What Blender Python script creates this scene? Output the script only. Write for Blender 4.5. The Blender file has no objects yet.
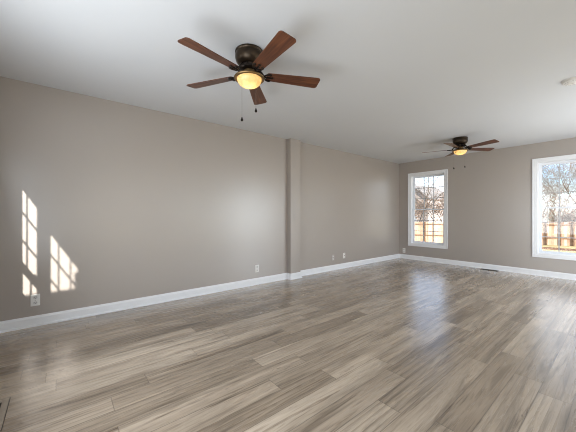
import bpy, bmesh, math, random
from mathutils import Vector, Matrix

SC = bpy.context.scene
COL = SC.collection
R = math.radians

# ------------------------------------------------------------------ camera, sky, sun, lights, exposure
FPX, HY, EYE = 279.0, 214.4, 1.125
YAW = math.atan2(342, 279)
cam_d = bpy.data.cameras.new('camera')
cam = bpy.data.objects.new('camera', cam_d)
COL.objects.link(cam)
cam.location = (0, 0, EYE)
cam.rotation_euler = (R(90), 0, YAW)
cam_d.sensor_width = 36.0
cam_d.lens = FPX / 576 * 36
cam_d.shift_y = -(216 - HY) / 576
cam_d.clip_start = 0.02
SC.camera = cam

SC.view_settings.view_transform = 'Standard'
SC.view_settings.look = 'None'
SC.view_settings.gamma = 1
SC.view_settings.use_curve_mapping = False
SC.view_settings.exposure = 0.0
SC.cycles.max_bounces = 10
SC.cycles.diffuse_bounces = 6
SC.cycles.transparent_max_bounces = 12
SC.cycles.use_denoising = True
SC.cycles.filter_width = 1.0
SC.cycles.caustics_reflective = False
SC.cycles.caustics_refractive = False
SC.cycles.sample_clamp_indirect = 6.0

SUN_DIR = Vector((-1.0, 0.29, -0.50)).normalized()

world = bpy.data.worlds.new('world')
SC.world = world
world.use_nodes = True
nt = world.node_tree
nt.nodes.clear()
wo = nt.nodes.new('ShaderNodeOutputWorld')
bg = nt.nodes.new('ShaderNodeBackground')
sky = nt.nodes.new('ShaderNodeTexSky')
sky.sky_type = 'NISHITA'
sky.sun_disc = False
sky.sun_elevation = math.asin(-SUN_DIR.z)
sky.sun_rotation = math.atan2(-SUN_DIR.x, -SUN_DIR.y)
sky.dust_density = 0.6
sky.ozone_density = 2.0
tc = nt.nodes.new('ShaderNodeTexCoord')
mp = nt.nodes.new('ShaderNodeMapping')
mp.inputs['Scale'].default_value = (1.0, 1.0, 2.6)
nz = nt.nodes.new('ShaderNodeTexNoise')
nz.inputs['Scale'].default_value = 3.2
nz.inputs['Detail'].default_value = 7
cr = nt.nodes.new('ShaderNodeValToRGB')
cr.color_ramp.elements[0].position = 0.38
cr.color_ramp.elements[1].position = 0.60
mul = nt.nodes.new('ShaderNodeMix'); mul.data_type = 'RGBA'; mul.blend_type = 'MULTIPLY'
mul.inputs['Factor'].default_value = 1.0
mul.inputs[7].default_value = (0.135, 0.155, 0.185, 1)
mx = nt.nodes.new('ShaderNodeMix'); mx.data_type = 'RGBA'
mx.inputs[7].default_value = (0.97, 0.98, 1.0, 1)
nt.links.new(tc.outputs['Generated'], mp.inputs['Vector'])
nt.links.new(mp.outputs['Vector'], nz.inputs['Vector'])
nt.links.new(nz.outputs['Fac'], cr.inputs['Fac'])
nt.links.new(sky.outputs['Color'], mul.inputs[6])
nt.links.new(cr.outputs['Color'], mx.inputs['Factor'])
nt.links.new(mul.outputs[2], mx.inputs[6])
nt.links.new(mx.outputs[2], bg.inputs['Color'])
bg.inputs['Strength'].default_value = 2.2
nt.links.new(bg.outputs['Background'], wo.inputs['Surface'])

sun_d = bpy.data.lights.new('sun', 'SUN')
sun_d.energy = 20.0
sun_d.color = (1.0, 0.96, 0.90)
sun_d.angle = R(0.53)
sun = bpy.data.objects.new('sun', sun_d)
COL.objects.link(sun)
sun.rotation_euler = SUN_DIR.to_track_quat('-Z', 'Y').to_euler()
sun.location = (10, -5, 12)


def fill_lamp(name, loc, direction, sx, sy, power, color=(0.85, 0.925, 1.0)):
    """soft area lamp added at an unseen window to brighten the room"""
    d = bpy.data.lights.new(name, 'AREA')
    d.shape = 'RECTANGLE'
    d.size, d.size_y = sx, sy
    d.energy = power
    d.color = color
    o = bpy.data.objects.new(name, d)
    o.location = loc
    o.rotation_euler = Vector(direction).to_track_quat('-Z', 'Y').to_euler()
    COL.objects.link(o)
    return o


# room dimensions
XL, XR = -3.79, 0.90          # left / right wall faces
YN, YB = -0.655, 6.81          # near / back wall faces
H = 2.44
T = 0.14                      # outer wall thickness

# area lamps added at the unseen right and near windows to brighten the room
SIDE = (1.15, 3.2, 5.25)
for i, yc in enumerate(SIDE):
    fill_lamp('fill_side', (XR - 0.004, yc, 1.05), (-1, 0, -0.06), 1.86, 1.80, (5, 8, 74)[i])
# added near lamps, tilted up to lift the ceiling and far surfaces
fill_lamp('fill_near', (XL + 1.58, YN + 0.25, 1.15), (0.0, 0.95, 0.2), 0.58, 1.5, 19)
fill_lamp('fill_near', (XL + 2.53, YN + 0.25, 1.15), (-0.05, 0.95, 0.2), 1.0, 1.5, 26)
fill_lamp('fill_near', (XL + 3.59, YN + 0.01, 1.15), (-0.12, 0.95, 0.12), 0.62, 1.5, 15)

# ------------------------------------------------------------------ helpers
def link(o, parent=None):
    COL.objects.link(o)
    if parent is not None:
        o.parent = parent
    return o


def thing(name, label, cat, loc=(0, 0, 0), rotz=0.0, group=None):
    o = bpy.data.objects.new(name, None)
    o.empty_display_size = 0.1
    o.location = loc
    o.rotation_euler = (0, 0, rotz)
    link(o)
    o['label'] = label
    o['category'] = cat
    if group:
        o['group'] = group
    return o


def tag(o, label, cat, group=None, kind=None):
    o['label'] = label
    o['category'] = cat
    if group:
        o['group'] = group
    if kind:
        o['kind'] = kind
    return o


def obj(name, bm, mat, parent=None, smooth=False, bevel=0.0, loc=None):
    bmesh.ops.recalc_face_normals(bm, faces=bm.faces[:])
    me = bpy.data.meshes.new(name)
    bm.to_mesh(me)
    bm.free()
    me.materials.append(mat)
    o = bpy.data.objects.new(name, me)
    if loc is not None:
        o.location = loc
    link(o, parent)
    if smooth:
        for p in me.polygons:
            p.use_smooth = True
        try:
            me.set_sharp_from_angle(angle=R(38))
        except Exception:
            pass
    if bevel > 0:
        b = o.modifiers.new('bevel', 'BEVEL')
        b.width = bevel
        b.segments = 2
        b.limit_method = 'ANGLE'
    return o


def struct(name, bm, mat, parent=None, **k):
    o = obj(name, bm, mat, parent, **k)
    o['kind'] = 'structure'
    return o


def box(bm, x0, x1, y0, y1, z0, z1):
    v = [bm.verts.new((x, y, z)) for x in (x0, x1) for y in (y0, y1) for z in (z0, z1)]
    for f in ((0, 1, 3, 2), (4, 6, 7, 5), (0, 4, 5, 1), (2, 3, 7, 6), (0, 2, 6, 4), (1, 5, 7, 3)):
        bm.faces.new([v[i] for i in f])
    return v


def bmbox(*a):
    bm = bmesh.new()
    box(bm, *a)
    return bm


def lathe(bm, prof, n=40, cx=0, cy=0):
    rings = []
    for r, z in prof:
        if r < 1e-5:
            rings.append([bm.verts.new((cx, cy, z))])
        else:
            rings.append([bm.verts.new((cx + r * math.cos(2 * math.pi * i / n), cy + r * math.sin(2 * math.pi * i / n), z)) for i in range(n)])
    for a, b in zip(rings, rings[1:]):
        for i in range(n):
            j = (i + 1) % n
            if len(a) == 1 and len(b) == 1:
                continue
            if len(a) == 1:
                bm.faces.new((a[0], b[i], b[j]))
            elif len(b) == 1:
                bm.faces.new((a[i], b[0], a[j]))
            else:
                bm.faces.new((a[i], b[i], b[j], a[j]))
    return bm


def prism(bm, pts, z0, z1):
    """vertical extrusion of a closed outline"""
    a = [bm.verts.new((x, y, z0)) for x, y in pts]
    b = [bm.verts.new((x, y, z1)) for x, y in pts]
    bm.faces.new(a[::-1])
    bm.faces.new(b)
    n = len(pts)
    for i in range(n):
        j = (i + 1) % n
        bm.faces.new((a[i], a[j], b[j], b[i]))


def seg(bm, p, q, r0, r1, n=5):
    p, q = Vector(p), Vector(q)
    d = q - p
    if d.length < 1e-6:
        return
    d.normalize()
    u = d.orthogonal().normalized()
    w = d.cross(u)
    A, B = [], []
    for i in range(n):
        t = 2 * math.pi * i / n
        e = u * math.cos(t) + w * math.sin(t)
        A.append(bm.verts.new(p + e * r0))
        B.append(bm.verts.new(q + e * r1))
    for i in range(n):
        j = (i + 1) % n
        bm.faces.new((A[i], A[j], B[j], B[i]))
    bm.faces.new(A[::-1])
    bm.faces.new(B)


# ------------------------------------------------------------------ materials
def new_mat(name):
    m = bpy.data.materials.new(name)
    m.use_nodes = True
    t = m.node_tree
    return m, t, t.nodes['Principled BSDF']


def N(t, typ, **k):
    n = t.nodes.new(typ)
    for a, b in k.items():
        setattr(n, a, b)
    return n


def math_n(t, op, a, b=None):
    n = N(t, 'ShaderNodeMath', operation=op)
    for i, v in enumerate((a, b)):
        if v is None:
            continue
        if isinstance(v, (int, float)):
            n.inputs[i].default_value = v
        else:
            t.links.new(v, n.inputs[i])
    return n.outputs[0]


def mix_c(t, fac, a, b, blend='MIX'):
    n = N(t, 'ShaderNodeMix', data_type='RGBA', blend_type=blend)
    for i, v in ((0, fac), (6, a), (7, b)):
        if isinstance(v, (int, float)):
            n.inputs[i].default_value = v
        elif isinstance(v, tuple):
            n.inputs[i].default_value = v
        else:
            t.links.new(v, n.inputs[i])
    return n.outputs[2]


def ramp(t, fac, stops):
    n = N(t, 'ShaderNodeValToRGB')
    e = n.color_ramp.elements
    while len(e) < len(stops):
        e.new(0.5)
    for i, (p, c) in enumerate(stops):
        e[i].position = p
        e[i].color = c if len(c) == 4 else (*c, 1)
    t.links.new(fac, n.inputs['Fac'])
    return n.outputs['Color']


def plain(name, col, rough=0.5, spec=0.5, metal=0.0, var=0.06, scale=8.0, bump=0.0, bscale=200.0):
    """principled with a little procedural colour variation and optional bump"""
    m, t, p = new_mat(name)
    tcn = N(t, 'ShaderNodeTexCoord')
    nzn = N(t, 'ShaderNodeTexNoise')
    nzn.inputs['Scale'].default_value = scale
    nzn.inputs['Detail'].default_value = 4
    t.links.new(tcn.outputs['Object'], nzn.inputs['Vector'])
    lo = tuple(c * (1 - var) for c in col)
    hi = tuple(min(1, c * (1 + var)) for c in col)
    c = ramp(t, nzn.outputs['Fac'], [(0.3, lo), (0.7, hi)])
    t.links.new(c, p.inputs['Base Color'])
    p.inputs['Roughness'].default_value = rough
    p.inputs['Specular IOR Level'].default_value = spec
    p.inputs['Metallic'].default_value = metal
    if bump > 0:
        n2 = N(t, 'ShaderNodeTexNoise')
        n2.inputs['Scale'].default_value = bscale
        t.links.new(tcn.outputs['Object'], n2.inputs['Vector'])
        b = N(t, 'ShaderNodeBump')
        b.inputs['Strength'].default_value = bump
        b.inputs['Distance'].default_value = 0.002
        t.links.new(n2.outputs['Fac'], b.inputs['Height'])
        t.links.new(b.outputs['Normal'], p.inputs['Normal'])
    return m


def floor_mat():
    m, t, p = new_mat('vinyl_planks')
    W, L = 0.150, 1.22
    tcn = N(t, 'ShaderNodeTexCoord')
    s = N(t, 'ShaderNodeSeparateXYZ')
    t.links.new(tcn.outputs['Object'], s.inputs[0])
    xs = math_n(t, 'DIVIDE', math_n(t, 'ADD', s.outputs['X'], 0.9666 + 30 * W), W)
    row = math_n(t, 'FLOOR', xs)
    fx = math_n(t, 'FRACT', xs)
    wn = N(t, 'ShaderNodeTexWhiteNoise', noise_dimensions='1D')
    t.links.new(row, wn.inputs['W'])
    ys = math_n(t, 'ADD', math_n(t, 'DIVIDE', s.outputs['Y'], L), math_n(t, 'MULTIPLY', wn.outputs['Value'], 7.31))
    colm = math_n(t, 'FLOOR', ys)
    fy = math_n(t, 'FRACT', ys)
    idv = N(t, 'ShaderNodeCombineXYZ')
    t.links.new(row, idv.inputs[0]); t.links.new(colm, idv.inputs[1])
    w2 = N(t, 'ShaderNodeTexWhiteNoise', noise_dimensions='3D')
    t.links.new(idv.outputs[0], w2.inputs['Vector'])
    rs = N(t, 'ShaderNodeSeparateColor')
    t.links.new(w2.outputs['Color'], rs.inputs[0])
    # grain coordinates: shifted per plank
    off = N(t, 'ShaderNodeVectorMath', operation='SCALE')
    t.links.new(w2.outputs['Color'], off.inputs[0]); off.inputs['Scale'].default_value = 37.0
    gv = N(t, 'ShaderNodeVectorMath', operation='ADD')
    t.links.new(tcn.outputs['Object'], gv.inputs[0]); t.links.new(off.outputs[0], gv.inputs[1])

    def noise(sc, detail, dist=0.0, scale=1.0, rough=0.6):
        mpn = N(t, 'ShaderNodeMapping'); mpn.inputs['Scale'].default_value = sc
        t.links.new(gv.outputs[0], mpn.inputs['Vector'])
        n = N(t, 'ShaderNodeTexNoise')
        n.inputs['Scale'].default_value = scale
        n.inputs['Detail'].default_value = detail
        n.inputs['Roughness'].default_value = rough
        n.inputs['Distortion'].default_value = dist
        t.links.new(mpn.outputs[0], n.inputs['Vector'])
        return n.outputs['Fac']
    fine = noise((60, 3.5, 1), 5, 0.8)
    mid = noise((10, 0.65, 1), 6, 1.4, rough=0.64)
    broad = noise((6, 0.8, 1), 3, 0.8)
    knot = noise((13, 3.4, 1), 3, 0.5)
    # cathedral figure
    mpw = N(t, 'ShaderNodeMapping'); mpw.inputs['Scale'].default_value = (9, 0.8, 1)
    t.links.new(gv.outputs[0], mpw.inputs['Vector'])
    wv = N(t, 'ShaderNodeTexWave', wave_type='BANDS', bands_direction='X', wave_profile='SAW')
    wv.inputs['Scale'].default_value = 0.9
    wv.inputs['Distortion'].default_value = 4.5
    wv.inputs['Detail'].default_value = 2.0
    wv.inputs['Detail Scale'].default_value = 0.7
    t.links.new(mpw.outputs[0], wv.inputs['Vector'])

    base = ramp(t, rs.outputs[0], [(0.0, (0.27, 0.211, 0.153)), (0.3, (0.385, 0.308, 0.229)), (0.75, (0.47, 0.383, 0.292)), (1.0, (0.54, 0.448, 0.347))])
    g1 = ramp(t, mid, [(0.26, (0.22, 0.20, 0.18)), (0.38, (0.62, 0.60, 0.58)), (0.49, (0.98, 0.98, 0.98)), (0.70, (1.22, 1.22, 1.22))])
    c = mix_c(t, 0.85, base, g1, 'MULTIPLY')
    g2 = ramp(t, fine, [(0.34, (0.66, 0.64, 0.62)), (0.47, (0.97, 0.97, 0.97)), (0.60, (1.03, 1.03, 1.03)), (0.75, (1.10, 1.10, 1.10))])
    c = mix_c(t, 0.75, c, g2, 'MULTIPLY')
    g3 = ramp(t, broad, [(0.35, (0.74, 0.72, 0.70)), (0.6, (1.08, 1.08, 1.08))])
    c = mix_c(t, 0.8, c, g3, 'MULTIPLY')
    g4 = ramp(t, wv.outputs['Fac'], [(0.0, (0.66, 0.64, 0.61)), (0.35, (0.96, 0.96, 0.96)), (1.0, (1.06, 1.06, 1.06))])
    wf = ramp(t, rs.outputs[1], [(0.45, (0, 0, 0)), (0.65, (0.9, 0.9, 0.9))])
    c = mix_c(t, wf, c, mix_c(t, 1.0, c, g4, 'MULTIPLY'))
    streak = noise((16, 0.75, 1), 5, 0.9, rough=0.62)
    st = ramp(t, streak, [(0.58, (0, 0, 0)), (0.68, (0.85, 0.85, 0.85))])
    c = mix_c(t, st, c, mix_c(t, 1.0, c, (0.42, 0.38, 0.34, 1), 'MULTIPLY'))
    kf = ramp(t, knot, [(0.685, (0, 0, 0)), (0.76, (0.85, 0.85, 0.85))])
    c = mix_c(t, kf, c, (0.075, 0.052, 0.036, 1))
    # seams
    ex = math_n(t, 'MULTIPLY', math_n(t, 'MINIMUM', fx, math_n(t, 'SUBTRACT', 1.0, fx)), W)
    ey = math_n(t, 'MULTIPLY', math_n(t, 'MINIMUM', fy, math_n(t, 'SUBTRACT', 1.0, fy)), L)
    e = math_n(t, 'MINIMUM', ex, ey)
    sf = ramp(t, e, [(0.0006, (1, 1, 1)), (0.0020, (0, 0, 0))])
    c = mix_c(t, math_n(t, 'MULTIPLY', sf, 0.6), c, (0.06, 0.045, 0.033, 1))
    t.links.new(c, p.inputs['Base Color'])
    rr = ramp(t, mid, [(0.3, (0.32, 0.32, 0.32)), (0.7, (0.23, 0.23, 0.23))])
    t.links.new(rr, p.inputs['Roughness'])
    p.inputs['Specular IOR Level'].default_value = 0.30
    p.inputs['Coat Weight'].default_value = 1.0
    p.inputs['Coat Roughness'].default_value = 0.27
    bp = N(t, 'ShaderNodeBump')
    bp.inputs['Strength'].default_value = 0.05
    bp.inputs['Distance'].default_value = 0.0012
    hgt = math_n(t, 'SUBTRACT', math_n(t, 'MULTIPLY', fine, 0.03), sf)
    t.links.new(hgt, bp.inputs['Height'])
    t.links.new(bp.outputs['Normal'], p.inputs['Normal'])
    return m


def wood_blade_mat():
    m, t, p = new_mat('walnut_blade')
    tcn = N(t, 'ShaderNodeTexCoord')
    mpn = N(t, 'ShaderNodeMapping'); mpn.inputs['Scale'].default_value = (3, 45, 3)
    t.links.new(tcn.outputs['Object'], mpn.inputs['Vector'])
    n = N(t, 'ShaderNodeTexNoise'); n.inputs['Scale'].default_value = 1.0; n.inputs['Detail'].default_value = 6
    n.inputs['Distortion'].default_value = 0.8
    t.links.new(mpn.outputs[0], n.inputs['Vector'])
    c = ramp(t, n.outputs['Fac'], [(0.30, (0.050, 0.015, 0.007)), (0.52, (0.105, 0.034, 0.014)), (0.75, (0.17, 0.060, 0.025))])
    t.links.new(c, p.inputs['Base Color'])
    p.inputs['Roughness'].default_value = 0.38
    return m


def glass_mat():
    m, t, p = new_mat('window_glass')
    t.nodes.remove(p)
    out = t.nodes['Material Output']
    tr = N(t, 'ShaderNodeBsdfTransparent')
    gl = N(t, 'ShaderNodeBsdfGlossy'); gl.inputs['Roughness'].default_value = 0.02
    fr = N(t, 'ShaderNodeFresnel')
    ge = N(t, 'ShaderNodeNewGeometry')      # thin pane: the same reflectance from both sides of the sheet
    ior = math_n(t, 'ADD', 1.45, math_n(t, 'MULTIPLY', ge.outputs['Backfacing'], 1 / 1.45 - 1.45))
    t.links.new(ior, fr.inputs['IOR'])
    mxn = N(t, 'ShaderNodeMixShader')
    t.links.new(fr.outputs[0], mxn.inputs[0])
    t.links.new(tr.outputs[0], mxn.inputs[1])
    t.links.new(gl.outputs[0], mxn.inputs[2])
    t.links.new(mxn.outputs[0], out.inputs['Surface'])
    return m


def globe_mat():
    m, t, p = new_mat('amber_glass')
    tcn = N(t, 'ShaderNodeTexCoord')
    nzn = N(t, 'ShaderNodeTexNoise'); nzn.inputs['Scale'].default_value = 18; nzn.inputs['Detail'].default_value = 3
    nzn.inputs['Distortion'].default_value = 1.5
    t.links.new(tcn.outputs['Object'], nzn.inputs['Vector'])
    c = ramp(t, nzn.outputs['Fac'], [(0.3, (0.92, 0.66, 0.32)), (0.7, (1.0, 0.84, 0.52))])
    t.nodes.remove(p)
    out = t.nodes['Material Output']
    tl = N(t, 'ShaderNodeBsdfTranslucent'); t.links.new(c, tl.inputs['Color'])
    df = N(t, 'ShaderNodeBsdfDiffuse'); t.links.new(c, df.inputs['Color'])
    gl = N(t, 'ShaderNodeBsdfGlossy'); gl.inputs['Roughness'].default_value = 0.12
    a = N(t, 'ShaderNodeMixShader'); a.inputs[0].default_value = 0.35
    t.links.new(tl.outputs[0], a.inputs[1]); t.links.new(df.outputs[0], a.inputs[2])
    b = N(t, 'ShaderNodeMixShader'); b.inputs[0].default_value = 0.04
    t.links.new(a.outputs[0], b.inputs[1]); t.links.new(gl.outputs[0], b.inputs[2])
    t.links.new(b.outputs[0], out.inputs['Surface'])
    return m


def bark_mat(name, c0, c1):
    m, t, p = new_mat(name)
    tcn = N(t, 'ShaderNodeTexCoord')
    n = N(t, 'ShaderNodeTexNoise'); n.inputs['Scale'].default_value = 6; n.inputs['Detail'].default_value = 6
    t.links.new(tcn.outputs['Object'], n.inputs['Vector'])
    t.links.new(ramp(t, n.outputs['Fac'], [(0.35, c0), (0.65, c1)]), p.inputs['Base Color'])
    p.inputs['Roughness'].default_value = 0.9
    p.inputs['Specular IOR Level'].default_value = 0.1
    return m


def ground_mat():
    m, t, p = new_mat('winter_lawn')
    tcn = N(t, 'ShaderNodeTexCoord')
    a = N(t, 'ShaderNodeTexNoise'); a.inputs['Scale'].default_value = 0.55; a.inputs['Detail'].default_value = 5
    b = N(t, 'ShaderNodeTexNoise'); b.inputs['Scale'].default_value = 9.0; b.inputs['Detail'].default_value = 6
    t.links.new(tcn.outputs['Object'], a.inputs['Vector']); t.links.new(tcn.outputs['Object'], b.inputs['Vector'])
    c1 = ramp(t, a.outputs['Fac'], [(0.35, (0.22, 0.205, 0.10)), (0.5, (0.33, 0.285, 0.16)), (0.66, (0.38, 0.325, 0.21))])
    c2 = ramp(t, b.outputs['Fac'], [(0.36, (0.42, 0.36, 0.28)), (0.56, (1.05, 1.03, 1.0))])
    t.links.new(mix_c(t, 0.8, c1, c2, 'MULTIPLY'), p.inputs['Base Color'])
    p.inputs['Roughness'].default_value = 0.95
    p.inputs['Specular IOR Level'].default_value = 0.1
    return m


def fence_mat():
    m, t, p = new_mat('cedar_boards')
    tcn = N(t, 'ShaderNodeTexCoord')
    s = N(t, 'ShaderNodeSeparateXYZ'); t.links.new(tcn.outputs['Object'], s.inputs[0])
    ix = math_n(t, 'FLOOR', math_n(t, 'DIVIDE', s.outputs['X'], 0.145))
    w = N(t, 'ShaderNodeTexWhiteNoise', noise_dimensions='1D'); t.links.new(ix, w.inputs['W'])
    n = N(t, 'ShaderNodeTexNoise'); n.inputs['Scale'].default_value = 1.6; n.inputs['Detail'].default_value = 5
    t.links.new(tcn.outputs['Object'], n.inputs['Vector'])
    c = ramp(t, w.outputs['Value'], [(0.0, (0.32, 0.20, 0.135)), (0.5, (0.45, 0.315, 0.225)), (1.0, (0.56, 0.42, 0.32))])
    c = mix_c(t, 0.7, c, ramp(t, n.outputs['Fac'], [(0.35, (0.66, 0.6, 0.55)), (0.65, (1.1, 1.1, 1.1))]), 'MULTIPLY')
    t.links.new(c, p.inputs['Base Color'])
    p.inputs['Roughness'].default_value = 0.85
    p.inputs['Specular IOR Level'].default_value = 0.15
    return m


M = {}
M['wall'] = plain('greige_wall_paint', (0.372, 0.327, 0.289), rough=0.30, spec=0.9, var=0.015, scale=1.2, bump=0.10, bscale=90)
M['ceiling'] = plain('ceiling_paint', (0.645, 0.652, 0.665), rough=0.8, spec=0.2, var=0.012, scale=1.0, bump=0.12, bscale=120)
M['trim'] = plain('white_trim_paint', (0.80, 0.80, 0.81), rough=0.32, spec=0.5, var=0.015)
M['vinyl'] = plain('white_vinyl_sash', (0.74, 0.76, 0.80), rough=0.3, spec=0.5, var=0.01)
M['grid'] = plain('backlit_muntin', (0.40, 0.41, 0.43), rough=0.4, var=0.01)  # white bars: their backlit shade is put into this darker grey
M['floor'] = floor_mat()
M['glass'] = glass_mat()
M['bronze'] = plain('oiled_bronze', (0.052, 0.036, 0.023), rough=0.36, spec=0.5, metal=0.75, var=0.25, scale=12)
M['dark_bronze'] = plain('dark_bronze', (0.022, 0.015, 0.011), rough=0.34, spec=0.5, metal=0.6, var=0.3, scale=20)
M['antique'] = plain('antique_gold_bronze', (0.20, 0.125, 0.05), rough=0.36, spec=0.5, metal=0.7, var=0.2, scale=20)
M['blade'] = wood_blade_mat()
M['globe'] = globe_mat()
M['chain'] = plain('chain_metal', (0.30, 0.27, 0.24), rough=0.35, metal=0.8)
M['plate'] = plain('white_plastic_plate', (0.76, 0.74, 0.71), rough=0.35, var=0.01)
M['almond'] = plain('wall_toned_plate', (0.48, 0.44, 0.41), rough=0.4, var=0.01)
M['slot'] = plain('dark_slot', (0.03, 0.028, 0.026), rough=0.6)
M['recept'] = plain('receptacle_plastic', (0.62, 0.60, 0.57), rough=0.35, var=0.01)
M['vent_wood'] = plain('vent_wood', (0.36, 0.30, 0.235), rough=0.4, var=0.12, scale=14)
M['vent_dark'] = plain('vent_dark', (0.05, 0.036, 0.026), rough=0.5, var=0.1)
M['ground'] = ground_mat()
M['fence'] = fence_mat()
M['post'] = bark_mat('weathered_post', (0.07, 0.042, 0.025), (0.13, 0.08, 0.05))
M['rail'] = bark_mat('weathered_rail', (0.13, 0.08, 0.05), (0.22, 0.14, 0.09))
M['bark'] = bark_mat('grey_brown_bark', (0.060, 0.048, 0.040), (0.12, 0.10, 0.085))
M['bark_tan'] = bark_mat('tan_bark', (0.11, 0.085, 0.065), (0.27, 0.22, 0.175))
M['twig'] = bark_mat('brown_twigs', (0.09, 0.062, 0.048), (0.20, 0.145, 0.115))
M['leaf'] = bark_mat('dry_leaf', (0.16, 0.105, 0.075), (0.32, 0.22, 0.165))
M['evergreen'] = bark_mat('evergreen_needles', (0.020, 0.032, 0.018), (0.055, 0.075, 0.045))
M['mulch'] = bark_mat('bark_mulch', (0.07, 0.036, 0.022), (0.17, 0.10, 0.065))
M['siding'] = plain('pale_siding', (0.40, 0.365, 0.35), rough=0.7, var=0.06, scale=3)
M['roof'] = plain('grey_shingles', (0.13, 0.125, 0.125), rough=0.9, var=0.25, scale=4)
M['fascia'] = plain('dark_fascia', (0.10, 0.085, 0.075), rough=0.7, var=0.1)
M['shed'] = plain('grey_blue_siding', (0.30, 0.34, 0.38), rough=0.8, var=0.12, scale=3)
M['sun_block'] = plain('sun_block_grey', (0.55, 0.53, 0.50), rough=0.9, var=0.05)

# ------------------------------------------------------------------ room shell
struct('floor', bmbox(XL - T, XR + T, YN - T, YB + T, -0.12, 0.0), M['floor'])
struct('ceiling', bmbox(XL - T, XR + T, YN - T, YB + T, H, H + 0.12), M['ceiling'])
struct('wall_left', bmbox(XL - T, XL, YN - T, YB + T, 0.0, H), M['wall'])


def wall_with_holes(bm, a0, a1, holes, put):
    """fills a wall between a0..a1 around holes (h0,h1,z0,z1); put(a,b,z0,z1) adds a block"""
    cur = a0
    for h0, h1, z0, z1 in sorted(holes):
        put(cur, h0, 0.0, H)
        put(h0, h1, 0.0, z0)
        put(h0, h1, z1, H)
        cur = h1
    put(cur, a1, 0.0, H)


Z0, Z1 = 0.405, 2.085                 # window opening heights
WIN_B = [(-3.475, -2.682), (-1.082, -0.289)]
bm = bmesh.new()
wall_with_holes(bm, XL, XR, [(a, b, Z0, Z1) for a, b in WIN_B], lambda a, b, z0, z1: box(bm, a, b, YB, YB + T, z0, z1))
struct('wall_back', bm, M['wall'])

NT = 0.095
WIN_N = [(XL + 1.25, XL + 1.955, 2.17), (XL + 1.985, XL + 3.09, 2.085), (XL + 3.24, XL + 3.94, 2.085)]  # last opening is added to hold a frontal fill lamp
bm = bmesh.new()
wall_with_holes(bm, XL, XR, [(a, b, Z0, z) for a, b, z in WIN_N], lambda a, b, z0, z1: box(bm, a, b, YN - NT, YN, z0, z1))
struct('wall_near', bm, M['wall'])

Z0R = 0.12
WIN_R = [(yc - 0.96, yc + 0.96) for yc in SIDE]  # unseen windows added and sized for the side lamps' soft light
bm = bmesh.new()
wall_with_holes(bm, YN - NT, YB + T, [(a, b, Z0R, Z1) for a, b in WIN_R], lambda a, b, z0, z1: box(bm, XR, XR + T, a, b, z0, z1))
struct('wall_right', bm, M['wall'])

# shallow boxed-out pillar on the left wall
PY0, PY1, PX = 3.075, 3.300, -3.697
struct('wall_pillar', bmbox(XL, PX, PY0, PY1, 0.0, H), M['wall'])


def base_profile(bm, p0, p1, nrm, h=0.105, d=0.014):
    """baseboard run from p0 to p1 along the wall, nrm points into the room"""
    p0, p1, n = Vector((*p0, 0)), Vector((*p1, 0)), Vector((*nrm, 0))
    prof = [(0, 0), (d + 0.009, 0), (d + 0.009, 0.012), (d, 0.020), (d, h - 0.022), (d - 0.004, h - 0.012), (0.005, h), (0, h)]
    A = [bm.verts.new(p0 + n * a + Vector((0, 0, z))) for a, z in prof]
    B = [bm.verts.new(p1 + n * a + Vector((0, 0, z))) for a, z in prof]
    k = len(prof)
    for i in range(k):
        j = (i + 1) % k
        bm.faces.new((A[i], B[i], B[j], A[j]))
    bm.faces.new(A); bm.faces.new(B[::-1])


D = 0.014
bm = bmesh.new()
base_profile(bm, (XL, YN), (XL, PY0), (1, 0))
base_profile(bm, (XL, PY1), (XL, YB), (1, 0))
struct('baseboard_left', bm, M['trim'])
bm = bmesh.new()
prof = [(0, 0), (D + 0.009, 0), (D + 0.009, 0.012), (D, 0.020), (D, 0.083), (D - 0.004, 0.093), (0.005, 0.105), (0, 0.105)]
rings = []
for (x, y), (ox, oy) in (((XL, PY0), (0, -1)), ((PX, PY0), (1, -1)), ((PX, PY1), (1, 1)), ((XL, PY1), (0, 1))):
    rings.append([bm.verts.new((x + ox * q, y + oy * q, z)) for q, z in prof])
for A_, B_ in zip(rings, rings[1:]):
    for i in range(len(prof)):
        j = (i + 1) % len(prof)
        bm.faces.new((A_[i], B_[i], B_[j], A_[j]))
bm.faces.new(rings[0]); bm.faces.new(rings[-1][::-1])
struct('baseboard_pillar', bm, M['trim'])
bm = bmesh.new()
base_profile(bm, (XL, YB), (XR, YB), (0, -1))
struct('baseboard_back', bm, M['trim'])
bm = bmesh.new()
base_profile(bm, (XR, YN), (XR, YB), (-1, 0))
struct('baseboard_right', bm, M['trim'])
bm = bmesh.new()
base_profile(bm, (XL, YN), (XR, YN), (0, 1))
struct('baseboard_near', bm, M['trim'])


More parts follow.
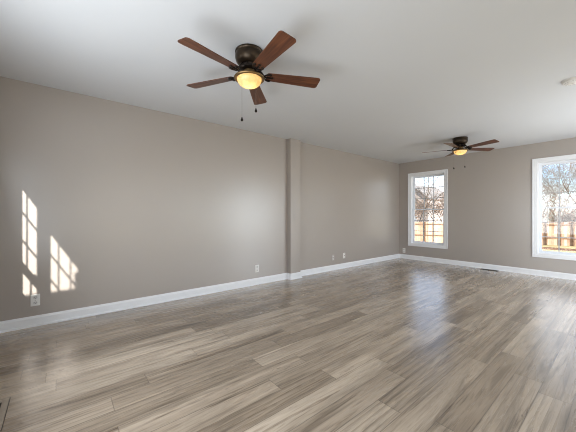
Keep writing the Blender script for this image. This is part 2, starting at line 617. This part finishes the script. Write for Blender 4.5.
# ------------------------------------------------------------------ windows (double hung, muntin grids)
def make_window(n, w, cols, rows, loc, rotz, depth, plane, cased=True, Z1=2.085, first=None, Z0=0.405):
    """local frame: opening centred on x, +y outwards, wall face at y=0"""
    root = bpy.data.objects.new('window_%d' % n, None)
    root.location = loc
    root.rotation_euler = (0, 0, rotz)
    link(root)
    root['kind'] = 'structure'
    hw = w / 2
    bm = bmesh.new()
    if cased:
        c = 0.067
        steps = [(hw - 0.004, hw + 0.020, 0.011), (hw + 0.020, hw + 0.048, 0.015), (hw + 0.048, hw + c, 0.020)]
        for a, b, th in steps:
            k = a - hw
            q = b - hw
            box(bm, -b, -a, -th, 0, Z0 - q, Z1 + q)
            box(bm, a, b, -th, 0, Z0 - q, Z1 + q)
            box(bm, -a, a, -th, 0, Z1 + k, Z1 + q)
            box(bm, -a, a, -th, 0, Z0 - q, Z0 - k)
        obj('casing', bm, M['trim'], root, bevel=0.002)
        bm = bmesh.new()
    # jamb liner
    j = 0.012
    box(bm, -hw, -hw + j, 0, depth, Z0, Z1)
    box(bm, hw - j, hw, 0, depth, Z0, Z1)
    box(bm, -hw + j, hw - j, 0, depth, Z1 - j, Z1)
    box(bm, -hw + j, hw - j, 0, depth, Z0, Z0 + j)
    obj('jamb', bm, M['trim'], root)
    zm = (Z0 + Z1) / 2
    s = 0.042 if cased else 0.030
    m = 0.007
    for nm, z0, z1, y in (('upper_sash', zm - 0.012, Z1 - j, plane + 0.016), ('lower_sash', Z0 + j, zm + 0.012, plane - 0.012)):
        bm = bmesh.new()
        x0, x1 = -hw + j, hw - j
        t0, t1 = y - 0.012, y + 0.012
        box(bm, x0, x0 + s, t0, t1, z0, z1)
        box(bm, x1 - s, x1, t0, t1, z0, z1)
        sb, st_ = (0.026, s) if nm == 'upper_sash' else (s, 0.026)      # slim meeting rails
        box(bm, x0 + s, x1 - s, t0, t1, z0, z0 + sb)
        box(bm, x0 + s, x1 - s, t0, t1, z1 - st_, z1)
        sash = obj(nm, bm, M['vinyl'], root)
        gx0, gx1, gz0, gz1 = x0 + s, x1 - s, z0 + sb, z1 - st_
        bm = bmesh.new()
        for i in range(1, cols):
            x = gx0 + (gx1 - gx0) * (first if first else i / cols)
            box(bm, x - m, x + m, y - 0.006, y + 0.006, gz0, gz1)
        for i in range(1, rows):
            z = gz0 + (gz1 - gz0) * i / rows
            box(bm, gx0, gx1, y - 0.0055, y + 0.0055, z - m, z + m)
        obj('muntin_grid', bm, M['grid'], sash)
        obj('pane', bmbox(gx0, gx1, y - 0.002, y + 0.002, gz0, gz1), M['glass'], sash)
    # sash lock on the meeting rail
    bm = bmesh.new()
    box(bm, -0.03, 0.03, plane - 0.03, plane - 0.004, zm + 0.012, zm + 0.022)
    lathe(bm, [(0, zm + 0.022), (0.012, zm + 0.022), (0.012, zm + 0.032), (0, zm + 0.032)], 12, 0, plane - 0.016)
    obj('sash_lock', bm, M['vinyl'], root)
    return root


n = 1
for a, b in WIN_B:
    make_window(n, b - a, 3, 3, ((a + b) / 2, YB, 0), 0.0, T, 0.090); n += 1
for (a, b, z), c in zip(WIN_N, (2, 3, 3)):
    make_window(n, b - a, c, 3, ((a + b) / 2, YN, 0), math.pi, NT, 0.030, cased=False, Z1=z, first=0.615 if c == 2 else None); n += 1
for a, b in WIN_R:
    make_window(n, b - a, 4, 4, (XR, (a + b) / 2, 0), -math.pi / 2, T, 0.075, Z0=Z0R); n += 1


# ------------------------------------------------------------------ ceiling fans
def make_fan(label):
    root = thing('ceiling_fan', label, 'ceiling fan', group=None)
    # origin at the ceiling, z downwards negative
    bm = bmesh.new()
    lathe(bm, [(0, 0), (0.106, 0), (0.113, -0.006), (0.115, -0.016), (0.109, -0.024), (0.113, -0.032), (0.113, -0.058), (0.107, -0.082), (0.092, -0.102), (0.070, -0.112), (0, -0.112)], 48)
    obj('housing', bm, M['bronze'], root, smooth=True)
    bm = bmesh.new()
    lathe(bm, [(0, -0.112), (0.060, -0.112), (0.074, -0.120), (0.078, -0.132), (0.074, -0.146), (0.060, -0.154), (0, -0.154)], 40)
    for k in range(10):
        a = 2 * math.pi * k / 10
        c, s_ = math.cos(a), math.sin(a)
        seg(bm, (0.070 * c, 0.070 * s_, -0.118), (0.086 * c, 0.086 * s_, -0.140), 0.006, 0.008, 6)
    obj('flywheel', bm, M['dark_bronze'], root, smooth=True)
    bm = bmesh.new()
    lathe(bm, [(0, -0.154), (0.040, -0.154), (0.046, -0.160), (0.046, -0.182), (0.055, -0.192), (0.055, -0.196), (0, -0.196)], 36)
    obj('switch_housing', bm, M['antique'], root, smooth=True)
    bm = bmesh.new()
    lathe(bm, [(0.040, -0.190), (0.072, -0.193), (0.104, -0.202), (0.120, -0.212), (0.123, -0.219), (0.119, -0.225), (0.108, -0.228), (0.099, -0.224), (0.093, -0.214), (0.068, -0.201), (0.040, -0.197)], 48)
    obj('light_rim', bm, M['antique'], root, smooth=True)
    bm = bmesh.new()
    prof = [(0.098, -0.222)] + [(0.0985 * math.cos(a), -0.224 - 0.068 * math.sin(a)) for a in [R(x) for x in range(8, 90, 9)]] + [(0, -0.292)]
    lathe(bm, prof, 48)
    obj('light_globe', bm, M['globe'], root, smooth=True)
    # the lit bulb inside the bowl
    ld = bpy.data.lights.new('bulb', 'POINT')
    ld.energy = 0.42
    ld.color = (1.0, 0.74, 0.42)
    ld.shadow_soft_size = 0.025
    lo = bpy.data.objects.new('bulb_light', ld)
    lo.location = (0, 0, -0.250)
    link(lo, root)
    # five blades on forged irons
    for k in range(5):
        a = 2 * math.pi * k / 5
        pitch = R(-11)
        # rounded-corner paddle, root at r=.185, tip at r=.60
        r0, r1, w0, w1, rc = 0.140, 0.592, 0.046, 0.066, 0.026
        pts = []

        def corner(cx, cy, rad, a0, a1):
            for i in range(7):
                t_ = R(a0 + (a1 - a0) * i / 6)
                pts.append((cx + rad * math.cos(t_), cy + rad * math.sin(t_)))
        corner(r1 - rc, w1 - rc, rc, 90, 0)
        corner(r1 - rc, -w1 + rc, rc, 0, -90)
        corner(r0 + 0.02, -w0 + 0.02, 0.02, -90, -180)
        corner(r0 + 0.02, w0 - 0.02, 0.02, 180, 90)
        bm = bmesh.new()
        prism(bm, pts, -0.003, 0.003)
        bl = obj('blade', bm, M['blade'], root, bevel=0.001)
        bl.rotation_mode = 'QUATERNION'
        bl.matrix_local = Matrix.Translation((0, 0, -0.188)) @ Matrix.Rotation(a, 4, 'Z') @ Matrix.Rotation(pitch, 4, 'X')
        # iron: arm from the flywheel, flared scrolled plate under the blade
        bm = bmesh.new()
        seg(bm, (0.066, 0, 0.050), (0.096, 0, 0.034), 0.012, 0.010, 8)
        seg(bm, (0.096, 0, 0.034), (0.118, 0, -0.004), 0.010, 0.010, 8)
        for sgn in (-1, 1):
            prev = (0.108, 0.0, -0.004)
            for i in range(1, 8):
                t_ = i / 7
                cur = (0.108 + 0.062 * t_, sgn * 0.038 * math.sin(t_ * math.pi * 0.62), -0.0075)
                seg(bm, prev, cur, 0.008, 0.0075, 6)
                prev = cur
            lathe(bm, [(0, -0.013), (0.011, -0.011), (0.013, -0.006), (0.011, -0.003), (0, -0.003)], 10, 0.168, sgn * 0.034)
        seg(bm, (0.112, 0, -0.006), (0.186, 0, -0.007), 0.009, 0.006, 6)
        lathe(bm, [(0, -0.013), (0.010, -0.011), (0.012, -0.006), (0.010, -0.003), (0, -0.003)], 10, 0.187, 0)
        obj('blade_iron', bm, M['dark_bronze'], bl, smooth=True)
    return root


def pull_chain(root, x, y, zend):
    bm = bmesh.new()
    z = -0.186
    seg(bm, (x * 0.42, y * 0.42, z), (x, y, -0.200), 0.0025, 0.0012, 6)
    seg(bm, (x, y, -0.200), (x, y, zend + 0.03), 0.0012, 0.0012, 6)
    zz = -0.215
    while zz > zend + 0.03:
        lathe(bm, [(0, zz), (0.0019, zz - 0.0025), (0, zz - 0.005)], 6, x, y)
        zz -= 0.012
    ch = obj('pull_chain', bm, M['chain'], root)
    bm = bmesh.new()
    lathe(bm, [(0, zend + 0.034), (0.004, zend + 0.031), (0.006, zend + 0.022), (0.011, zend + 0.010), (0.010, zend + 0.002), (0.004, zend - 0.002), (0, zend - 0.002)], 14, x, y)
    obj('pull_fob', bm, M['dark_bronze'], ch, smooth=True)


def cam_off(dl, dd):
    """offset dl to the camera's right and dd away from it, in world XY"""
    r_ = Vector((math.cos(YAW), math.sin(YAW)))
    f_ = Vector((-math.sin(YAW), math.cos(YAW)))
    v = r_ * dl + f_ * dd
    return v.x, v.y


def dup(root):
    r_ = root.copy(); COL.objects.link(r_)
    for ch in list(root.children):
        c_ = ch.copy(); COL.objects.link(c_); c_.parent = r_
        for g in ch.children:
            d_ = g.copy(); COL.objects.link(d_); d_.parent = c_
    return r_


fan1 = make_fan('large near brown five-blade ceiling fan with lit amber bowl, in front of the wall pillar')
fan2 = dup(fan1)
fan1.location = (-1.942, 1.182, H)
fan1.rotation_euler = (0, 0, R(-78.5))
fan2.location = (-1.847, 5.331, H)
fan2.rotation_euler = (0, 0, R(-16))
fan2['label'] = 'smaller far brown five-blade ceiling fan with lit amber bowl, near the back wall'


def rot2(v, a):
    return v[0] * math.cos(a) - v[1] * math.sin(a), v[0] * math.sin(a) + v[1] * math.cos(a)


for f_, offs, rz in ((fan1, ((-0.055, -0.03, 1.868), (0.053, 0.0, 1.950)), R(-78.5)), (fan2, ((-0.110, 0.0, 1.905), (0.080, 0.0, 1.932)), R(-16))):
    for dl, dd, zend in offs:
        x, y = rot2(cam_off(dl, dd), -rz)
        pull_chain(f_, x, y, zend - H)


# ------------------------------------------------------------------ wall plates, detector, registers
def duplex(label, loc, rotz, plate_mat, rec_mat, w=0.072, h=0.117):
    """local: plate face towards +x"""
    root = thing('wall_outlet', label, 'outlet', loc, rotz, 'duplex outlets low on the walls')
    obj('cover_plate', bmbox(0, 0.006, -w / 2, w / 2, -h / 2, h / 2), plate_mat, root, bevel=0.0025)
    for s_ in (-1, 1):
        z = s_ * 0.0265
        bm = bmesh.new()
        pts = [(0.017 * math.cos(R(a)), max(-0.0135, min(0.0135, 0.0185 * math.sin(R(a))))) for a in range(0, 360, 15)]
        A = [bm.verts.new((0.006, u, z + v)) for u, v in pts]
        B = [bm.verts.new((0.0085, u, z + v)) for u, v in pts]
        bm.faces.new(A[::-1]); bm.faces.new(B)
        for i in range(len(pts)):
            j = (i + 1) % len(pts)
            bm.faces.new((A[i], A[j], B[j], B[i]))
        rc = obj('receptacle', bm, rec_mat, root)
        bm = bmesh.new()
        box(bm, 0.0085, 0.0092, -0.0085, -0.0060, z - 0.001, z + 0.009)
        box(bm, 0.0085, 0.0092, 0.0060, 0.0085, z - 0.000, z + 0.008)
        box(bm, 0.0085, 0.0092, -0.0025, 0.0025, z - 0.010, z - 0.005)
        obj('slots', bm, M['slot'], rc)
    bm = bmesh.new()
    lathe(bm, [(0, 0), (0.0035, 0), (0.0035, 0.0015), (0, 0.002)], 12)
    sc_ = obj('screw', bm, M['chain'], root, loc=(0.006, 0, 0))
    sc_.rotation_euler = (0, R(90), 0)
    return root


duplex('white duplex outlet low on the left wall just under the sunlight patch', (XL, -0.196, 0.262), 0, M['plate'], M['recept'])
duplex('white duplex outlet low on the left wall a little left of the pillar', (XL, 2.449, 0.255), 0, M['plate'], M['recept'])
duplex('pale duplex outlet low on the left wall, first to the right of the pillar', (XL, 4.262, 0.253), 0, M['almond'], M['plate'])
duplex('white duplex outlet on the back wall between the corner and the left window', (-3.652, YB, 0.205), R(-90), M['plate'], M['recept'])

# slim cable plate
cp = thing('cable_plate', 'white cable plate low on left wall, right one of the pair beyond the pillar', 'wall plate', (XL, 4.607, 0.262))
obj('cover_plate', bmbox(0, 0.006, -0.035, 0.035, -0.057, 0.057), M['plate'], cp, bevel=0.0025)
bm = bmesh.new()
lathe(bm, [(0, 0), (0.009, 0), (0.009, 0.003), (0.005, 0.003), (0.005, 0.011), (0, 0.011)], 12)
o = obj('cable_jack', bm, M['chain'], cp, loc=(0.006, 0, 0)); o.rotation_euler = (0, R(90), 0)
for s_ in (-1, 1):
    bm = bmesh.new()
    lathe(bm, [(0, 0), (0.0035, 0), (0.0035, 0.0015), (0, 0.002)], 10)
    o = obj('screw', bm, M['chain'], cp, loc=(0.006, 0, s_ * 0.042)); o.rotation_euler = (0, R(90), 0)

sd = thing('smoke_detector', 'round white smoke detector on the ceiling at the right edge of the photo', 'smoke detector', (-0.352, 3.885, H))
bm = bmesh.new()
lathe(bm, [(0, 0), (0.083, 0), (0.083, -0.006), (0.080, -0.008), (0, -0.008)], 40)
obj('mounting_plate', bm, M['plate'], sd, smooth=True)
bm = bmesh.new()
lathe(bm, [(0, -0.008), (0.075, -0.008), (0.077, -0.016), (0.070, -0.024), (0.048, -0.028), (0.040, -0.029), (0.036, -0.033), (0, -0.033)], 40)
obj('cover', bm, M['plate'], sd, smooth=True)
bm = bmesh.new()
for k in range(12):
    a = 2 * math.pi * k / 12
    seg(bm, (0.059 * math.cos(a - 0.16), 0.059 * math.sin(a - 0.16), -0.0262), (0.059 * math.cos(a + 0.16), 0.059 * math.sin(a + 0.16), -0.0262), 0.0012, 0.0012, 4)
obj('vent_slots', bm, M['slot'], sd)
bm = bmesh.new()
lathe(bm, [(0, -0.033), (0.010, -0.033), (0.010, -0.036), (0, -0.036)], 16)
obj('test_button', bm, M['recept'], sd)

# flush wooden floor register, lower left
fr = thing('floor_register', 'flush wooden floor register in the planks at the lower left corner of the photo', 'floor vent', (-2.235, -0.375, 0.0005))
bm = bmesh.new()
hx, hy, fw_ = 0.165, 0.135, 0.030
box(bm, -hx, hx, hy - fw_, hy, 0, 0.004)
box(bm, -hx, hx, -hy, -hy + fw_, 0, 0.004)
box(bm, -hx, -hx + fw_, -hy + fw_, hy - fw_, 0, 0.004)
box(bm, hx - fw_, hx, -hy + fw_, hy - fw_, 0, 0.004)
obj('frame', bm, M['vent_wood'], fr, bevel=0.001)
bm = bmesh.new()
g = 0.004
for (a, b, c_, d_) in ((-hx - g, hx + g, hy, hy + g), (-hx - g, hx + g, -hy - g, -hy), (-hx - g, -hx, -hy, hy), (hx, hx + g, -hy, hy)):
    box(bm, a, b, c_, d_, 0, 0.0012)
obj('edge_gap', bm, M['vent_dark'], fr)
obj('duct_opening', bmbox(-hx + fw_, hx - fw_, -hy + fw_, hy - fw_, 0, 0.0008), M['slot'], fr)
for k in range(9):
    x = -hx + fw_ + 0.015 + k * 0.0300
    obj('slat', bmbox(x - 0.006, x + 0.006, -hy + fw_, hy - fw_, 0.0008, 0.0028), M['vent_dark'], fr)

# dark floor register by the back wall
br = thing('floor_register', 'small dark floor register against the baseboard of the back wall between the windows', 'floor vent', (-1.80, 6.715, 0.0005))
bm = bmesh.new()
hx, hy, fw_ = 0.15, 0.055, 0.012
box(bm, -hx, hx, hy - fw_, hy, 0, 0.005)
box(bm, -hx, hx, -hy, -hy + fw_, 0, 0.005)
box(bm, -hx, -hx + fw_, -hy + fw_, hy - fw_, 0, 0.005)
box(bm, hx - fw_, hx, -hy + fw_, hy - fw_, 0, 0.005)
obj('frame', bm, M['vent_dark'], br, bevel=0.001)
obj('duct_opening', bmbox(-hx + fw_, hx - fw_, -hy + fw_, hy - fw_, 0, 0.0008), M['slot'], br)
for k in range(14):
    x = -hx + fw_ + 0.010 + k * 0.0197
    obj('slat', bmbox(x - 0.004, x + 0.004, -hy + fw_, hy - fw_, 0.0008, 0.0035), M['vent_dark'], br)

# ------------------------------------------------------------------ outdoors
# unseen roof slab and wall, added to block sun and trim its patches
struct('sun_block_roof', bmbox(XR + T, XR + 6.0, YN - 0.1, YB + 1.0, H, H + 0.15), M['sun_block'])
WX = XL + 4.0
bm = bmesh.new()
box(bm, WX, WX + 0.10, -4.0, YN - NT - 0.02, -0.4, 2.325)
box(bm, WX, WX + 0.10, -1.045, YN - NT - 0.02, 2.325, 2.50)
struct('sun_block_wall', bm, M['sun_block'])


def at(px, py, depth):
    """world point seen at a photo pixel at a given depth along the camera axis"""
    u, v = (px - 288) / FPX, -(py - HY) / FPX
    f_ = Vector((-math.sin(YAW), math.cos(YAW), 0)); r_ = Vector((math.cos(YAW), math.sin(YAW), 0))
    return Vector((0, 0, EYE)) + (f_ + r_ * u + Vector((0, 0, v))) * depth


def gz(x, y):
    """lawn height: falls away from the house"""
    return -0.55 - 0.030 * max(0.0, y - 7.0) - 0.085 * min(12.0, max(0.0, -x - 5.0))


bm = bmesh.new()
NX, NY = 40, 40
rnd = random.Random(4)
gr = []
for i in range(NX + 1):
    rw = []
    for j in range(NY + 1):
        x = -70 + 110 * i / NX
        y = -30 + 110 * j / NY
        rw.append(bm.verts.new((x, y, gz(x, y) + rnd.uniform(-0.03, 0.03) - (0.0 if y < 40 else 0.0))))
    gr.append(rw)
for i in range(NX):
    for j in range(NY):
        bm.faces.new((gr[i][j], gr[i + 1][j], gr[i + 1][j + 1], gr[i][j + 1]))
struct('ground', bm, M['ground'], smooth=True)

# board fence: two rails and posts on the near side
FA = at(425, 222, 26.0)
FB = at(560, 222, 21.0)
fd = Vector((FB.x - FA.x, FB.y - FA.y, 0))
flen = fd.length
fd.normalize()
fang = math.atan2(fd.y, fd.x)
fence = thing('board_fence', 'tan vertical board fence with dark posts and rails across the back yard', 'fence', (FA.x, FA.y, 0), fang)
S0, S1 = -9.0, flen + 6.0


def fz(s):
    return (FA.z + (FB.z - FA.z) * (s / flen))


FH = 2.15
bm = bmesh.new()
s = S0
rf = random.Random(9)
while s < S1:
    tz = fz(s) + rf.uniform(-0.02, 0.02)
    bz = fz(s) - FH
    box(bm, s, s + 0.140, 0.0, 0.018, bz, tz)
    s += 0.145
obj('boards', bm, M['fence'], fence)
for dz in (-0.20, -1.22):
    bm = bmesh.new()
    a, b = fz(S0) + dz, fz(S1) + dz
    v = [bm.verts.new(p) for p in ((S0, -0.045, a - 0.05), (S0, 0, a - 0.05), (S0, 0, a + 0.05), (S0, -0.045, a + 0.05),
                                   (S1, -0.045, b - 0.05), (S1, 0, b - 0.05), (S1, 0, b + 0.05), (S1, -0.045, b + 0.05))]
    for f in ((0, 1, 2, 3), (7, 6, 5, 4), (0, 4, 5, 1), (1, 5, 6, 2), (2, 6, 7, 3), (3, 7, 4, 0)):
        bm.faces.new([v[i] for i in f])
    obj('rail', bm, M['rail'], fence)
inv = Matrix.Rotation(-fang, 4, 'Z')
posts = []
for px in (425, 546.3, 560, 573.2):
    u = (px - 288) / FPX
    d_ = Vector((-math.sin(YAW) + u * math.cos(YAW), math.cos(YAW) + u * math.sin(YAW)))
    # intersect the view ray with the fence line
    det = d_.x * (-fd.y) - (-fd.x) * d_.y
    s_ = (d_.x * FA.y - d_.y * FA.x) / (d_.y * fd.x - d_.x * fd.y)
    posts.append(s_)
posts = sorted(posts)
step = posts[2] - posts[1]
extra = [posts[3] + step * k for k in range(1, 3)] + [posts[0] - 2.4 * k for k in range(1, 4)]
p_ = posts[1] - 2.4
while p_ > posts[0] + 1.6:
    extra.append(p_)
    p_ -= 2.4
for s_ in sorted(posts + extra):
    w_ = 0.055
    obj('post', bmbox(s_ - w_, s_ + w_, -0.085, 0.0, fz(s_) - FH, fz(s_) + 0.02), M['post'], fence)

# mulch strip on the lawn in front of the fence
bm = bmesh.new()
rm = random.Random(21)
c0, c1 = at(520, 248, 18.5), at(620, 249, 15.5)
prev = None
for i in range(31):
    t_ = i / 30
    p = c0.lerp(c1, t_)
    wv_ = 0.32 + 0.18 * rm.random()
    row = []
    for k, (dy, dz) in enumerate(((-wv_, -0.03), (-wv_ * 0.5, 0.07), (0, 0.10), (wv_ * 0.5, 0.07), (wv_, -0.03))):
        y = p.y + dy
        row.append(bm.verts.new((p.x, y, gz(p.x, y) + dz + rm.uniform(-0.02, 0.03))))
    if prev:
        for k in range(4):
            bm.faces.new((prev[k], row[k], row[k + 1], prev[k + 1]))
    prev = row
tag(obj('mulch_bed', bm, M['mulch'], None), 'dark brown mulch strip across the lawn seen through the right window', 'mulch', kind='stuff')


# ------------------------------------------------------------------ neighbouring houses
def gable_house(name, label, wall_mat, roof_mat, cx, y0, w, depth, z0, eave, ridge, over=0.25):
    """gable end facing -y"""
    root = thing(name, label, 'house', (cx, y0, z0))
    bm = bmesh.new()
    hw = w / 2
    e, r_ = eave - z0, ridge - z0
    A = [bm.verts.new((x, 0, z)) for x, z in ((-hw, 0), (hw, 0), (hw, e), (0, r_), (-hw, e))]
    B = [bm.verts.new((x, depth, z)) for x, z in ((-hw, 0), (hw, 0), (hw, e), (0, r_), (-hw, e))]
    bm.faces.new(A); bm.faces.new(B[::-1])
    for i in range(5):
        j = (i + 1) % 5
        bm.faces.new((A[i], B[i], B[j], A[j]))
    obj('walls', bm, wall_mat, root)
    sl = (r_ - e) / hw
    for sgn in (-1, 1):
        bm = bmesh.new()
        xo = sgn * (hw + over)
        zo = e - sl * over
        th = 0.16
        v = []
        for y in (-over, depth + over):
            v += [bm.verts.new((0, y, r_ + 0.02)), bm.verts.new((xo, y, zo + 0.02)), bm.verts.new((xo, y, zo + 0.02 + th)), bm.verts.new((0, y, r_ + 0.02 + th * 1.15))]
        for f in ((0, 1, 2, 3), (7, 6, 5, 4), (0, 4, 5, 1), (1, 5, 6, 2), (2, 6, 7, 3), (3, 7, 4, 0)):
            bm.faces.new([v[i] for i in f])
        rp = obj('roof_slope', bm, roof_mat, root)
        # rake board along the gable
        bm = bmesh.new()
        a = Vector((0, -over - 0.02, r_ - 0.02)); b = Vector((xo, -over - 0.02, zo - 0.02))
        up = Vector((0, 0, 0.24))
        v = [bm.verts.new(q) for q in (a, b, b + up, a + up)] + [bm.verts.new(q + Vector((0, 0.04, 0))) for q in (a, b, b + up, a + up)]
        for f in ((0, 1, 2, 3), (7, 6, 5, 4), (0, 4, 5, 1), (1, 5, 6, 2), (2, 6, 7, 3), (3, 7, 4, 0)):
            bm.faces.new([v[i] for i in f])
        obj('rake_board', bm, M['fascia'], rp)
    return root, e, r_


HD = 40.0
ev = at(429.5, 199, HD); ap = at(416.5, 189.5, HD)
yh = ev.y
# intersect both view rays with the plane y = yh so the gable lies in one plane
def on_y(px, py, y):
    p = at(px, py, 1.0) - Vector((0, 0, EYE))
    return Vector((0, 0, EYE)) + p * (y / p.y)


ev = on_y(430, 199.5, yh); ap = on_y(411, 186, yh)
hwid = 2 * (ev.x - ap.x)
hr, e_, r_ = gable_house('house', 'pale gabled house beyond the fence behind the left window', M['siding'], M['roof'], ap.x, yh, hwid - 0.5, 9.0, -2.0, ev.z + 0.15, ap.z)
# lean-to porch on the front of the house
pe = on_y(425.5, 207.5, yh - 2.0); pa = on_y(409, 195, yh - 2.0)
bm = bmesh.new()
a = Vector((pa.x - ap.x, -2.0, pa.z + 2.0)); b = Vector((pe.x - ap.x, -2.0, pe.z + 2.0))
up = Vector((0, 0, 0.26)); bk = Vector((0, 2.0, 0))
v = [bm.verts.new(q) for q in (a, b, b + up, a + up)] + [bm.verts.new(q + bk) for q in (a, b, b + up, a + up)]
for f in ((0, 1, 2, 3), (7, 6, 5, 4), (0, 4, 5, 1), (1, 5, 6, 2), (2, 6, 7, 3), (3, 7, 4, 0)):
    bm.faces.new([v[i] for i in f])
obj('porch_slope', bm, M['fascia'], hr)
bm = bmesh.new()
box(bm, b.x - 0.5, b.x - 0.34, -1.95, -1.8, 0, b.z)
obj('porch_post', bm, M['siding'], hr)
for k, xx in enumerate((-0.9, 0.5)):
    wf_ = obj('window', bmbox(xx - 0.40, xx + 0.40, -0.05, 0.02, 2.0, 3.1), M['trim'], hr)
    obj('pane', bmbox(xx - 0.34, xx + 0.34, -0.06, -0.05, 2.06, 3.04), M['shed'], wf_)

# ------------------------------------------------------------------ trees
def grow(bm, rng, p, d, length, rad, level, maxlev, spread, tips, grav=0.0, rmin=0.0045):
    """recursive bent branch"""
    nseg = 4 if level < 2 else 3
    q = Vector(p)
    dd = Vector(d).normalized()
    r = rad
    for i in range(nseg):
        jit = Vector((rng.gauss(0, 1), rng.gauss(0, 1), rng.gauss(0, 1))) * (0.10 + 0.05 * level)
        dd = (dd + jit + Vector((0, 0, grav))).normalized()
        q2 = q + dd * (length / nseg)
        r2 = max(rmin, r * 0.86)
        seg(bm, q, q2, r, r2, 5 if level < 2 else 3)
        q, r = q2, r2
        if level < maxlev and (i > 0 or level > 0):
            for _ in range(2 if level < 2 else (1 if rng.random() < 0.6 else 2)):
                axis = dd.orthogonal().normalized()
                axis = Matrix.Rotation(rng.uniform(0, 2 * math.pi), 3, dd) @ axis
                nd = Matrix.Rotation(rng.uniform(0.5, 1.0) * spread, 3, axis) @ dd
                grow(bm, rng, q, nd, length * rng.uniform(0.55, 0.80), max(rmin, r * rng.uniform(0.42, 0.6)), level + 1, maxlev, spread, tips, grav)
    tips.append(q.copy())


def tree(name, label, base, height, seed, mat, trunk_r=0.16, maxlev=4, spread=0.9, lean=(0, 0), grav=0.02, leaves=0, min_r=0.011):
    rng = random.Random(seed)
    root = thing(name, label, 'tree', (base.x, base.y, gz(base.x, base.y) - 0.1))
    tips = []
    bm = bmesh.new()
    top = Vector((lean[0], lean[1], height * 0.22))
    seg(bm, (0, 0, 0), top, trunk_r, trunk_r * 0.85, 9)
    seg(bm, (0, 0, 0), (0, 0, 0.15), trunk_r * 1.4, trunk_r * 1.02, 9)
    obj('trunk', bm, mat, root, smooth=True)
    bm = bmesh.new()
    for k in range(4):
        a = 2 * math.pi * k / 4 + rng.uniform(-0.5, 0.5)
        out = rng.uniform(0.35, 0.95) * spread
        nd = Vector((math.cos(a) * out, math.sin(a) * out, 1.0))
        grow(bm, rng, top * rng.uniform(0.8, 1.0), nd, height * rng.uniform(0.42, 0.55), trunk_r * 0.6, 0, maxlev, spread, tips, grav)
    obj('branches', bm, mat, root)
    if leaves:
        bm = bmesh.new()
        for tp in tips:
            for _ in range(leaves):
                c_ = tp + Vector((rng.gauss(0, 0.22), rng.gauss(0, 0.22), rng.gauss(0, 0.22)))
                n_ = Vector((rng.gauss(0, 1), rng.gauss(0, 1), rng.gauss(0, 1))).normalized()
                u_ = n_.orthogonal() * rng.uniform(0.03, 0.06)
                w_ = n_.cross(u_) * 0.6
                vs = [bm.verts.new(c_ + q) for q in (-u_, w_, u_, -w_)]
                bm.faces.new(vs)
        obj('dry_leaves', bm, M['leaf'], root)
    return root


def base_at(px, depth):
    p = at(px, HY, depth)
    return Vector((p.x, p.y, 0))


tree('bare_tree', 'bare grey tree whose twigs cross the sky at the left of the left window', base_at(417, 29), 8.5, 3, M['bark'], 0.12, 3, 0.85)
tree('leafy_oak', 'short tree with clinging brown leaves at the right of the left window', base_at(446, 31), 4.9, 11, M['twig'], 0.10, 4, 0.7, leaves=1)
tree('bare_tree', 'tall bare tan tree filling the middle of the right window', base_at(563, 33), 9.6, 5, M['bark_tan'], 0.12, 4, 1.05)
tree('bare_tree', 'bare tree with thick limbs at the right edge of the right window', base_at(590, 26), 8.8, 8, M['bark_tan'], 0.15, 4, 1.0)
tree('bare_tree', 'slender bare grey-brown tree at the left side of the right window', base_at(536, 40), 8.5, 14, M['bark'], 0.12, 4, 0.8)
tree('brown_thicket_tree', 'low twiggy brown tree just above the fence in the right window', base_at(551, 25), 3.0, 17, M['twig'], 0.05, 3, 0.8, leaves=1)
tree('brown_thicket_tree', 'low brown-leaved tree behind the fence at the lower right of the right window', base_at(579, 23.5), 3.3, 23, M['twig'], 0.05, 3, 0.8, leaves=1)


def shrub(label, base, rx, h, seed):
    rng = random.Random(seed)
    root = thing('evergreen_shrub', label, 'shrub', (base.x, base.y, gz(base.x, base.y) - 0.05))
    bm = bmesh.new()
    for _ in range(1500):
        t_ = rng.random()
        rr_ = rx * math.sqrt(max(0.02, 1 - t_ ** 1.6)) * rng.uniform(0.7, 1.05)
        a = rng.uniform(0, 2 * math.pi)
        c_ = Vector((rr_ * math.cos(a), rr_ * math.sin(a), 0.1 + t_ * h))
        d_ = Vector((math.cos(a), math.sin(a), rng.uniform(-0.2, 0.9))).normalized()
        seg(bm, c_, c_ + d_ * rng.uniform(0.10, 0.22), 0.035, 0.004, 3)
    obj('foliage', bm, M['evergreen'], root)
    bm = bmesh.new()
    seg(bm, (0, 0, 0), (0, 0, h * 0.9), 0.07, 0.02, 7)
    obj('stem', bm, M['bark'], root)
    return root


shrub('dark evergreen shrub rising behind the fence at the right of the right window', base_at(570, 28.5), 0.8, 2.6, 31)
